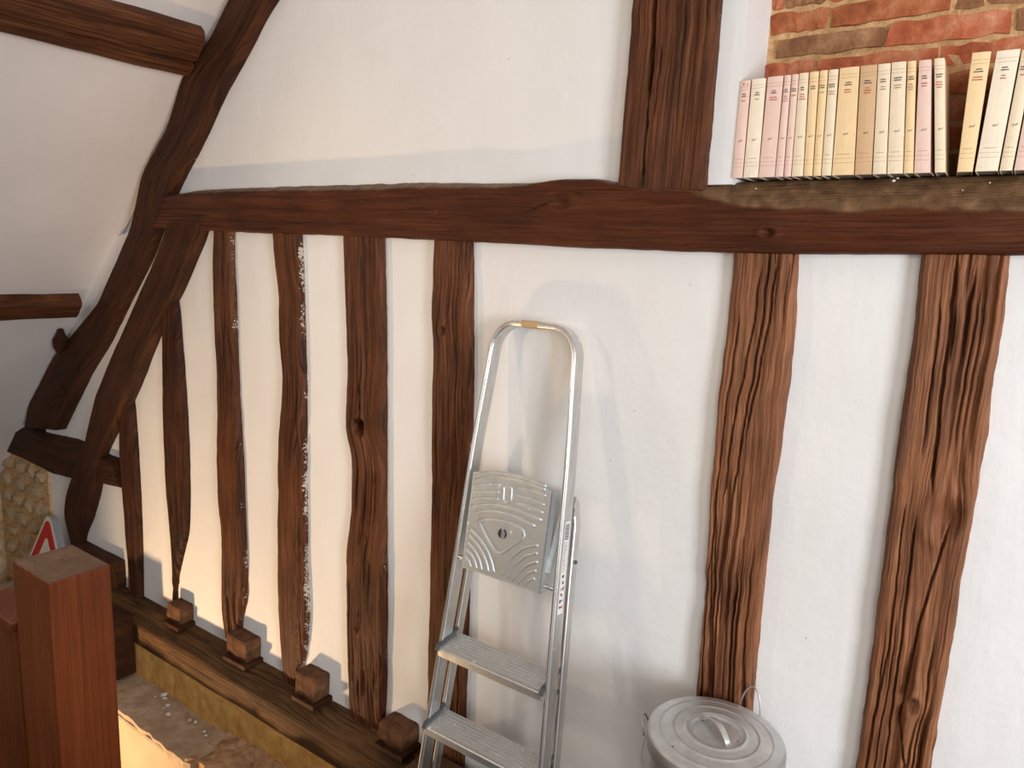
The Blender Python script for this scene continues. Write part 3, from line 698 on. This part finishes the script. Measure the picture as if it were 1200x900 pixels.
# steps
tilt = math.radians(15)
def step(zf):
    half = float(rail_x(zf, 1)) - RW / 2
    s = empty('step', (0, 0, 0)); bpy.data.objects.remove(s)
    dep = 0.082; n = 7; prof_ = []
    # ribbed top in the plane of the tread, then the front lip and the underside
    for i in range(n):
        a = i / n * dep
        prof_ += [(a, 0.0), (a + dep / n * 0.55, 0.0), (a + dep / n * 0.62, -0.0016), (a + dep / n * 0.93, -0.0016)]
    prof_ += [(dep, 0.0), (dep, -0.022), (dep - 0.003, -0.022), (dep - 0.003, -0.004), (0.003, -0.004), (0.003, -0.026), (-0.004, -0.026), (-0.004, -0.006), (0, -0.004)]
    V = []; k = len(prof_)
    for sx in (-half, half):
        for (a, h) in prof_:
            y = -0.012 + a * math.cos(tilt) - h * math.sin(tilt); z = zf + a * math.sin(tilt) + h * math.cos(tilt)
            V.append((sx, y, z))
    F = [(i, (i + 1) % k, k + (i + 1) % k, k + i) for i in range(k)] + [tuple(range(k)), tuple(range(k, 2 * k))[::-1]]
    st = link('step', mesh('step', V, F), M['tread'], lad)
    for sd in (-1, 1):
        x = sd * (half + 0.001)
        pts = [(x, -0.016, zf - 0.010), (x, -0.010, zf + 0.004), (x, 0.02, zf + 0.014), (x, 0.05, zf + 0.024), (x, 0.064, zf + 0.034)]
        V, F = sweep(pts, [(-.0045, -.005), (.0045, -.005), (.0045, .005), (-.0045, .005)], ups=(1, 0, 0))
        link('end_cap', mesh('end_cap', V, F), M['cap'], st)
    return st
step(0.452); step(0.228)
# folded platform
pc = (0.128, 0.006)            # half width, distance behind front of the rails
BL, BR, TL = np.array((318., 680.)), np.array((765., 830.)), np.array((405., 130.))
Ainv = np.linalg.inv(np.stack([BR - BL, TL - BL], 1))
PW, PH, PZ = 0.246, 0.258, 0.683
PXC = -1.037 - LX
def puv(p):
    u, v = Ainv @ (np.array(p, float) - BL); return ((u - 0.5) * PW + PXC, PZ + v * PH)
n = 24; outline = [(-PW / 2 + PXC, PZ), (PW / 2 + PXC, PZ)]
for i in range(n + 1):
    t = 1 - i / n; outline.append(((t - 0.5) * PW + PXC, PZ + PH + 0.022 * math.sin(math.pi * t)))
hole_c = puv((570, 495)); V, F = prism(outline, -0.008, -0.0055)
plat = link('platform', mesh('platform', V, F), M['plate'], lad)
bm = bmesh.new()
for sd in (-1, 1): add_box(bm, (PXC + sd * (PW / 2 - 0.0015), 0.006, PZ + PH / 2), (0.003, 0.030, PH), 0.001)
add_box(bm, (PXC, 0.004, PZ + 0.0015), (PW, 0.026, 0.003), 0.001)
link('platform_flange', from_bm('platform_flange', bm), M['plate'], plat)
ribs = [[(415, 150), (540, 145), (680, 180), (825, 250)], [(415, 175), (560, 172), (700, 207), (820, 268)],
        [(410, 212), (490, 210), (565, 218)], [(405, 250), (480, 250), (558, 260)], [(400, 288), (480, 288), (553, 298)],
        [(662, 242), (740, 265), (820, 300)], [(655, 285), (730, 308), (810, 348)], [(646, 325), (720, 348), (800, 390)],
        [(390, 328), (520, 325), (650, 360), (795, 432)], [(415, 365), (520, 362), (650, 400), (755, 462)],
        [(585, 228), (632, 232), (622, 325), (577, 318), (585, 228)],
        [(430, 410), (500, 408), (590, 425), (680, 462), (718, 488), (712, 528), (660, 545), (615, 565), (575, 605), (548, 635), (520, 600), (490, 540), (460, 480), (428, 440), (430, 410)],
        [(375, 455), (430, 510), (475, 580), (500, 640), (515, 715)], [(365, 490), (415, 545), (455, 610), (475, 665), (480, 708)], [(358, 535), (400, 580), (430, 640), (442, 698)], [(350, 572), (380, 605), (402, 650), (410, 690)], [(340, 612), (362, 640), (376, 680)],
        [(770, 565), (690, 577), (620, 630), (580, 680), (555, 725)], [(765, 607), (700, 622), (640, 670), (590, 740)], [(765, 655), (710, 670), (660, 712), (622, 755)], [(755, 702), (715, 715), (680, 745), (655, 768)], [(745, 745), (712, 760), (692, 782)]]
Vs, Fs = [], []
def smooth_path(p, n):
    p = np.array(p, float); d = np.r_[0, np.cumsum(np.linalg.norm(np.diff(p, axis=0), axis=1))]
    t = np.linspace(0, d[-1], n); q = np.stack([np.interp(t, d, p[:, k]) for k in (0, 1)], 1)
    for _ in range(3): q[1:-1] = (q[:-2] + 2 * q[1:-1] + q[2:]) / 4
    return q
for rb in ribs:
    q = smooth_path([puv(p) for p in rb], 22)
    V, F = sweep([(x, -0.0068, z) for x, z in q], circ(0.0044, 8), ups=(0, 1, 0))
    o_ = len(Vs); Vs += V; Fs += [tuple(i + o_ for i in f) for f in F]
link('pressed_ribs', mesh('pressed_ribs', Vs, Fs, True), M['plate'], plat)['label'] = 'raised ribs pressed into the platform'
bm = bmesh.new(); bmesh.ops.create_cone(bm, cap_ends=True, segments=20, radius1=0.0135, radius2=0.0135, depth=0.001)
hl = link('latch_hole', from_bm('latch_hole', bm), M['black'], plat); hl.location = (hole_c[0], -0.0085, hole_c[1]); hl.rotation_euler = (math.pi / 2, 0, 0); hl['label'] = 'dark round latch hole'
bm = bmesh.new(); add_box(bm, (hole_c[0] + 0.001, -0.010, hole_c[1]), (0.006, 0.004, 0.026), 0.0015); add_box(bm, (hole_c[0] + 0.0065, -0.0095, hole_c[1] - .002), (0.003, 0.003, 0.018), 0.001)
link('latch_clip', from_bm('latch_clip', bm), M['alu'], plat)
for sd in (-1, 1):
    V, F = sweep([(PXC + sd * (PW / 2 - 0.004), 0.010, PZ + 0.018), (sd * (float(rail_x(0.70, 1)) - 0.002), 0.010, PZ + 0.018)], circ(0.0055, 12))
    link('hinge_pin', mesh('hinge_pin', V, F, True), M['alu'], plat)
    V, F = sweep([(PXC + sd * (PW / 2 + 0.004), 0.016, PZ + 0.05), (sd * (float(rail_x(0.86, 1)) - 0.010), 0.026, PZ + 0.23)], [(-.001, -.007), (.001, -.007), (.001, .007), (-.001, .007)], ups=(1, 0, 0))
    link('stay_arm', mesh('stay_arm', V, F), M['plate'], plat)
# sticker on the outer side of the rail, bar code at its top
def rail_side(z): return float(rail_x(z, 1)) + RW / 2
zs = np.linspace(0.64, 0.872, 10); V = []; F = []
for z in zs:
    x = rail_side(z) + 0.0004; V += [(x, 0.010, z), (x, 0.036, z)]
for i in range(9): F.append((2 * i, 2 * i + 1, 2 * i + 3, 2 * i + 2))
stk = link('label_sticker', mesh('label_sticker', V, F), M['label'], lad); stk['label'] = 'white bar code sticker on the rail'
def marks(rects, mat, name):
    V = []; F = []
    for (y0, y1, z0, z1) in rects:
        b0 = len(V)
        for (y, z) in ((y0, z0), (y1, z0), (y1, z1), (y0, z1)): V.append((rail_side(z) + 0.0009, y, z))
        F.append((b0, b0 + 1, b0 + 2, b0 + 3))
    link(name, mesh(name, V, F), mat, stk)['kind'] = 'stuff'
rnd = random.Random(8); rc = []; z = 0.866
while z > 0.828:
    h = rnd.choice((.0009, .0016, .0024)); rc.append((0.013, 0.032, z - h, z)); z -= h + rnd.choice((.0010, .0016))
marks(rc, M['ink'], 'bar_code')
rc = []
for i in range(16): rc.append((0.014, 0.014 + rnd.uniform(.010, .018), 0.818 - i * 0.0048, 0.8195 - i * 0.0048))
marks(rc, M['ruleink'], 'fine_print')
rc = []; rc2 = []
for i in range(6):
    zc = 0.735 - i * 0.0155
    for k in range(4):
        y_ = rnd.uniform(0.014, 0.028); a_ = rnd.uniform(.002, .006); (rc if i % 2 == 0 else rc2).append((y_, y_ + a_, zc - rnd.uniform(0, .006), zc + rnd.uniform(.001, .004)))
marks(rc, M['ink'], 'safety_symbols'); marks(rc2, M['redink'], 'safety_symbols_red')
# torn masking tape round the top of the arch
V, F = sweep([(x_, RD / 2 - 0.0, 1.3455 + dz) for x_, dz in ((-0.038, .0), (-0.030, 0.0005), (-0.012, 0.0), (0.004, 0.0008), (0.012, .0002))], [(b_, a) for a, b_ in oval(RD + 0.003, RW + 0.004, 0.006, 3)], ups=(0, 1, 0))
link('tape', mesh('tape', V, F), M['tape'], lad)['label'] = 'torn beige masking tape'

# ================================================================== BIN
bin_ = tag(empty('metal_bin', (-0.434, -0.198, 0.0)), 'round galvanised bin with ridged lid and wire handle beside the stepladder', 'bin')
prof_ = [(0.0, 0.004), (0.112, 0.004), (0.116, 0.0), (0.118, 0.010)]
for z in np.linspace(0.02, 0.50, 40):
    r = 0.118 + (0.133 - 0.118) * z / 0.5
    for zc in (0.08, 0.09, 0.40, 0.41): r += 0.002 * math.exp(-((z - zc) / 0.005) ** 2)
    prof_.append((r, z))
prof_ += [(0.136, 0.503), (0.134, 0.508), (0.130, 0.504), (0.114, 0.012), (0.0, 0.010)]
V, F = lathe(prof_, 72); link('body', mesh('body', V, F, True), M['zinc'], bin_)
lp = [(0.1375, 0.486), (0.1405, 0.484), (0.1425, 0.487), (0.1420, 0.515), (0.1400, 0.5205), (0.134, 0.5225)]
for r in np.linspace(0.130, 0.0, 66):
    z = 0.5225 + 0.010 * (1 - (r / 0.134) ** 2)
    for rc_, w_, h_ in ((0.118, .0026, .0020), (0.090, .0026, .0026), (0.062, .0026, .0026)): z += h_ * math.exp(-((r - rc_) / w_) ** 2)
    if r < 0.055: z -= 0.0045 * min(1, (0.055 - r) / 0.006)
    lp.append((r, z))
lp += [(0.0, 0.515), (0.1375, 0.512)]
V, F = lathe(lp, 96); lid = link('lid', mesh('lid', V, F, True), M['zinc'], bin_); lid['label'] = 'round ridged zinc lid'
hd = math.radians(-36)
pts = []
for i in range(17):
    t = i / 16; a = -0.044 + 0.088 * t; h = 0.024 * math.sin(math.pi * t) ** 0.75
    pts.append((a * math.cos(hd), a * math.sin(hd), 0.5285 + h))
V, F = sweep(pts, oval(0.013, 0.0030, 0.0012, 2)); link('lid_handle', mesh('lid_handle', V, F, True), M['zinc'], lid)
for sd in (-1, 1):
    a = sd * 0.049
    link('handle_tab', box_me('handle_tab', (a * math.cos(hd), a * math.sin(hd), 0.5288), (0.016, 0.013, 0.002), 0.0005), M['zinc'], lid)
for q_, (x, y, r_) in enumerate(((-0.055, -0.098, .0032), (0.004, -0.088, .0040), (0.03, 0.085, .0034), (0.048, -0.005, .0026))):
    bm = bmesh.new(); bmesh.ops.create_icosphere(bm, subdivisions=2, radius=r_)
    d_ = link('dent_spot', from_bm('dent_spot', bm, True), M['cap'], lid); rr_ = math.hypot(x, y); d_.location = (x, y, 0.5225 + 0.010 * (1 - (rr_ / 0.134) ** 2)); d_.scale = (1, .7, .25)
# wire handle: pivots on lugs at the two sides, laid down over the front of the bin
pv = math.radians(148)       # direction of the left lug
ca, sa = math.cos(pv), math.sin(pv)
def cyl(r, ang, z): return (r * math.cos(ang), r * math.sin(ang), z)
pts = []
for i in range(41):
    t = i / 40; ang = pv + math.pi * t * 1.0
    z = 0.500 - 0.052 * math.sin(math.pi * t) ** 0.7
    pts.append(cyl(0.147 + 0.004 * math.sin(math.pi * t), ang, z))
V, F = sweep(pts, circ(0.0020, 8)); link('wire_handle', mesh('wire_handle', V, F, True), M['wire'], bin_)
# side wire loops
def loop(ang, name, w, h, rad):
    tx, ty = -math.sin(ang), math.cos(ang); p = []
    for i in range(17):
        t = math.pi * i / 16; a = -w * math.cos(t); zz = h * math.sin(t)
        p.append((rad * math.cos(ang) + tx * a + 0.012 * math.cos(ang) * math.sin(t), rad * math.sin(ang) + ty * a + 0.012 * math.sin(ang) * math.sin(t), 0.485 + zz))
    V, F = sweep(p, circ(0.0019, 8), ups=(math.cos(ang), math.sin(ang), 0.01)); return link(name, mesh(name, V, F, True), M['wire'], bin_)
loop(math.radians(80), 'wire_loop', 0.027, 0.082, 0.1455)
loop(math.radians(190), 'wire_loop', 0.022, 0.034, 0.1455)
for a in (-20, 160):
    t = math.radians(a); link('lug', box_me('lug', (0.139 * math.cos(t), 0.139 * math.sin(t), 0.470), (0.012, 0.020, 0.022), 0.002, Matrix.Rotation(t, 3, 'Z')), M['zinc'], bin_)

# ================================================================== BOOKS
pink, cream_, tan, ivory, amber = srgb(238, 206, 192), srgb(240, 222, 192), srgb(214, 178, 138), srgb(246, 232, 208), srgb(242, 212, 164)
CM = [cover_mat(i, c) for i, c in enumerate((pink, cream_, tan, ivory, amber))]
tx = bpy.data.curves.new('monogram', 'FONT'); tx.body = 'nrf'; tx.size = 1.0; tx.shear = 0.35; tx.align_x = 'CENTER'
txo = bpy.data.objects.new('monogram_source', tx); col.objects.link(txo)
dg = bpy.context.evaluated_depsgraph_get(); dg.update()
mono = bpy.data.meshes.new_from_object(txo.evaluated_get(dg)); mono.name = 'monogram'; bpy.data.objects.remove(txo); mono.materials.clear(); mono.materials.append(M['ink'])
edges = [  # pixel x of the lower left / lower right / upper left / upper right corners of each spine, pixel y of its top
    (857, 869.5, 868, 879.3, 95), (870.4, 887.8, 881, 897, 93), (888.3, 907.2, 899.5, 917.6, 90.5), (907.6, 917.4, 919, 927, 88.5), (918, 926.5, 927.8, 936, 87.5),
    (927, 940.7, 936.5, 947.3, 86), (941.2, 951.6, 948.6, 959.5, 84.5), (952.2, 961.5, 960.5, 970, 83), (962, 973.7, 971, 982.2, 82), (974.3, 1000.2, 984, 1006.8, 80),
    (1001, 1021, 1008.3, 1028.1, 77.5), (1022, 1038.3, 1028.8, 1043.6, 75.5), (1039, 1057.8, 1044.6, 1062, 73.5), (1058.3, 1070, 1063.5, 1073.5, 72), (1070.6, 1090, 1076.7, 1091.3, 71), (1095, 1108, 1094.6, 1106.9, 69),
    (1121, 1140, 1139, 1161.7, 62), (1142, 1169, 1168, 1195.7, 60), (1170.7, 1186, 1197.5, 1213.5, 58.5), (1187.7, 1207, 1215, 1235, 57.5), (1208.5, 1226, 1237, 1255, 57), (1227.5, 1250, 1257, 1280, 56.5)]
styles = [(0, 2, 1, 1), (3, 2, 1, 0), (0, 2, 2, 1), (0, 2, 3, 0), (0, 2, 1, 0), (1, 2, 3, 1), (4, 2, 0, 0), (4, 2, 1, 0), (1, 2, 2, 0), (4, 2, 2, 1), (2, 2, 3, 1), (1, 2, 2, 0), (1, 2, 2, 0), (4, 2, 3, 0), (0, 2, 2, 1), (1, 2, 3, 1),
          (4, 2, 2, 1), (3, 2, 2, 1), (1, 2, 1, 1), (0, 2, 1, 0), (1, 2, 2, 1), (4, 2, 2, 0)]
labels = ['narrow pink paperback first in the row against the white niche side', 'ivory paperback between two pink ones near the white niche side', 'broad pink paperback, third from the white niche side', 'thin pink paperback with three short title lines, fourth from the niche side', 'thinnest pink paperback, fifth from the white niche side',
          'cream paperback with bold red title, between a thin pink and an amber one', 'amber paperback without a title line, seventh from the niche side', 'thin amber paperback, eighth from the white niche side', 'cream paperback leaning on the broadest amber one', 'broadest amber paperback in the row, left of the darkest tan one',
          'darkest tan-brown paperback in the row', 'cream paperback right beside the darkest tan one', 'wider cream paperback, second after the darkest tan one', 'thin amber paperback beside the last upright pink one', 'pink paperback leaning beside the warped cream one', 'warped cream paperback leaning left at the V-shaped gap',
          'amber paperback with creased spine on the right of the V-shaped gap', 'broad ivory paperback leaning right next to the creased amber one', 'narrow cream paperback leaning right after the broad ivory one', 'pink paperback leaning right after the narrow cream one', 'cream paperback leaning right after the last pink one', 'amber paperback leaning right at the end of the row']
rnd = random.Random(21)
YB = -0.004; ZB = 1.6845
def quads(rects, y):
    V = []; F = []
    for (x0, x1, z0, z1) in rects:
        b0 = len(V); V += [(skew(x0, z0), y, z0), (skew(x1, z0), y, z0), (skew(x1, z1), y, z1), (skew(x0, z1), y, z1)]; F.append((b0, b0 + 1, b0 + 2, b0 + 3))
    return V, F
for i, (e, (cm, na, ntl, redt)) in enumerate(zip(edges, styles)):
    yb_ = 209 - (e[0] - 857) * 0.0265
    q = [on_y(e[0], yb_, YB), on_y(e[1], yb_, YB), on_y(e[2], e[4], YB), on_y(e[3], e[4], YB)]
    x = q[0][0] + 0.0003; w = q[1][0] - q[0][0] - 0.0006; h = q[2][2] - ZB
    tl = q[2][0] + 0.0003 - x; tr = q[3][0] - 0.0003 - x          # offsets of the upper corners
    def skew(px_, z): t_ = z / h; return (tl * t_) + (px_ / w) * (w + (tr - tl - w) * t_)
    b_ = tag(empty('book', (x, YB, ZB)), labels[i], 'book', 'paperbacks in the niche on the long beam')
    yaw = {15: 2.0, 16: 5.0}.get(i, 0.0)
    b_.rotation_euler = (0, 0, math.radians(yaw))
    dpt = 0.140
    # cover: spine and two boards as one folded sheet, slightly rounded at the spine
    t = 0.0010; pr = []
    bow = 0.0
    out = [(0, dpt), (0, 0.0025), (0.0008, 0.0007), (w * 0.25, -0.0002), (w * 0.5, -0.0006), (w * 0.75, -0.0002), (w - 0.0008, 0.0007), (w, 0.0025), (w, dpt)]
    inn = [(w - t, dpt), (w - t, 0.004), (w - t - .0008, t + .0015), (w * 0.5, t + .0008), (t + .0008, t + .0015), (t, 0.004), (t, dpt)]
    ring = out + inn; k = len(ring); V = []; nz = 9
    for q_ in range(nz):
        zz = h * q_ / (nz - 1); off = -bow * math.sin(math.pi * q_ / (nz - 1)) * 1.0
        for (xx, yy) in ring: V.append((skew(xx, zz) + off, yy, zz))
    F = []
    for q_ in range(nz - 1):
        for j in range(k): F.append((q_ * k + j, q_ * k + (j + 1) % k, (q_ + 1) * k + (j + 1) % k, (q_ + 1) * k + j))
    for q_ in (0, nz - 1):
        # caps of the folded sheet as strips between outer and inner line
        o_ = q_ * k; m_ = len(out); oi = list(range(m_)); ii = [k - 1 - j for j in range(len(inn))]
        F.append(tuple(o_ + j for j in range(k)) if q_ else tuple(o_ + j for j in range(k))[::-1])
    link('cover', mesh('cover', V, F), CM[cm], b_)
    me = box_me('page_block', (w / 2, dpt / 2 + 0.002, h / 2), (w - 2 * t - .0004, dpt - 0.008, h - 0.003))
    for v_ in me.vertices: v_.co.x = skew(v_.co.x, v_.co.z)
    link('page_block', me, M['pages'], b_)
    yb = -0.0010
    def sx(f, off=0.0): return w * f
    rules = []
    for zr in (h * 0.935, h * 0.905, h * 0.155, h * 0.115):
        rules.append((w * .06, w * .94, zr, zr + 0.0005))
    if i not in (6,): rules.append((w * .2, w * .8, h * 0.195, h * 0.195 + .0008))
    V, F = quads(rules, yb); link('spine_rule', mesh('spine_rule', V, F), M['ruleink'], b_)['kind'] = 'stuff'
    def words(z, tot, hgt, mat, name):
        rects = []; ww = min(w * 0.72, tot); xx = w / 2 - ww / 2
        while xx < w / 2 + ww / 2 - 0.0008:
            l = rnd.uniform(.0009, .0016); rects.append((xx, min(xx + l, w * .93), z, z + hgt * rnd.uniform(.75, 1.0))); xx += l + 0.0005
        return rects
    za = h * 0.855; R_ = []
    for q_ in range(na): R_ += words(za - q_ * 0.0042, rnd.uniform(.008, .015), 0.0024, None, '')
    V, F = quads(R_, yb); link('author_print', mesh('author_print', V, F), M['ink'], b_)['kind'] = 'stuff'
    R_ = []
    for q_ in range(ntl): R_ += words(h * 0.790 - q_ * 0.0046, rnd.uniform(.007, .016), 0.0022, None, '')
    if R_:
        V, F = quads(R_, yb); link('title_print', mesh('title_print', V, F), M['redink'] if redt else M['ruleink'], b_)['kind'] = 'stuff'
    mo = link('monogram', mono, None, b_); mo.location = (skew(w / 2, h * 0.375), yb, h * 0.375); mo.rotation_euler = (math.pi / 2, 0, 0); s_ = min(0.0070, w * 0.36); mo.scale = (s_, s_, s_)
    if i == 0: link('shelf_mark', mesh('shelf_mark', *quads([(w * .3, w * .45, h * .955, h * .972), (w * .72, w * .86, h * .955, h * .965)], yb)), M['redink'], b_)['kind'] = 'stuff'

# ================================================================== NEWEL POST AND RAIL
def grain_box(name, c, s, bev, mat, parent=None, seed=1.0):
    bm = bmesh.new(); add_box(bm, c, s, bev); me = from_bm(name, bm); uvl = me.uv_layers.new(name='grain')
    for l in me.loops:
        co = me.vertices[l.vertex_index].co; uvl.data[l.index].uv = (co.x + co.y * 1.01 + seed, co.z + seed * .3)
    return link(name, me, mat, parent)
nw = tag(empty('newel_post', (-1.309, -1.078, 0.0)), 'square red-brown varnished newel post at the stair edge', 'newel post')
grain_box('post_shaft', (0, 0, 0.475), (0.136, 0.098, 0.95), 0.0025, M['newel'], nw)
link('end_grain_top', box_me('end_grain_top', (0, 0, 0.9504), (0.131, 0.093, 0.001)), M['endgrain'], nw)['label'] = 'dusty grey-brown end grain on top'
hr = tag(empty('stair_rail', (-1.47, -1.078, 0.0)), 'dark red rail board fixed to the side of the newel post', 'railing')
grain_box('rail_board', (-0.07, 0.0, 0.39), (0.17, 0.045, 0.78), 0.003, M['newel'], hr, 2.0)
grain_box('rail_cap', (-0.07, 0.0, 0.790), (0.17, 0.062, 0.018), 0.004, M['newel'], hr, 3.0)

# ================================================================== WARNING SIGN
sg = tag(empty('warning_sign', (-3.79, -0.150, -0.322), (math.radians(-7), 0, math.radians(3))), 'triangular white road sign with red border leaning behind the newel post', 'sign')
def tri(side, r, seg=8):
    h = side * math.sqrt(3) / 2; c = [Vector((0, h)), Vector((-side / 2, 0)), Vector((side / 2, 0))]; cen = Vector((0, h / 3)); out = []
    for i, p in enumerate(c):
        d = (cen - p).normalized(); q = p + d * (2 * r)
        a0 = math.atan2(-d.y, -d.x)
        for k in range(seg + 1):
            a = a0 + math.radians(-60 + 120 * k / seg); out.append((q.x + r * math.cos(a), q.y + r * math.sin(a)))
    return out
def shift(poly, dz): return [(x, z + dz) for x, z in poly]
S = 0.60
V, F = prism(tri(S, 0.035), 0.0, 0.035); link('sign_shell', mesh('sign_shell', V, F), M['signgrey'], sg)
V, F = prism(tri(S, 0.035), -0.002, 0.0); link('white_edge', mesh('white_edge', V, F), M['signwhite'], sg)
V, F = prism(shift(tri(S - 0.05, 0.028), 0.0145), -0.0035, -0.002); link('red_border', mesh('red_border', V, F), M['red'], sg)
V, F = prism(shift(tri(S - 0.225, 0.012), 0.0650), -0.005, -0.0035); link('white_field', mesh('white_field', V, F), M['signwhite'], sg)
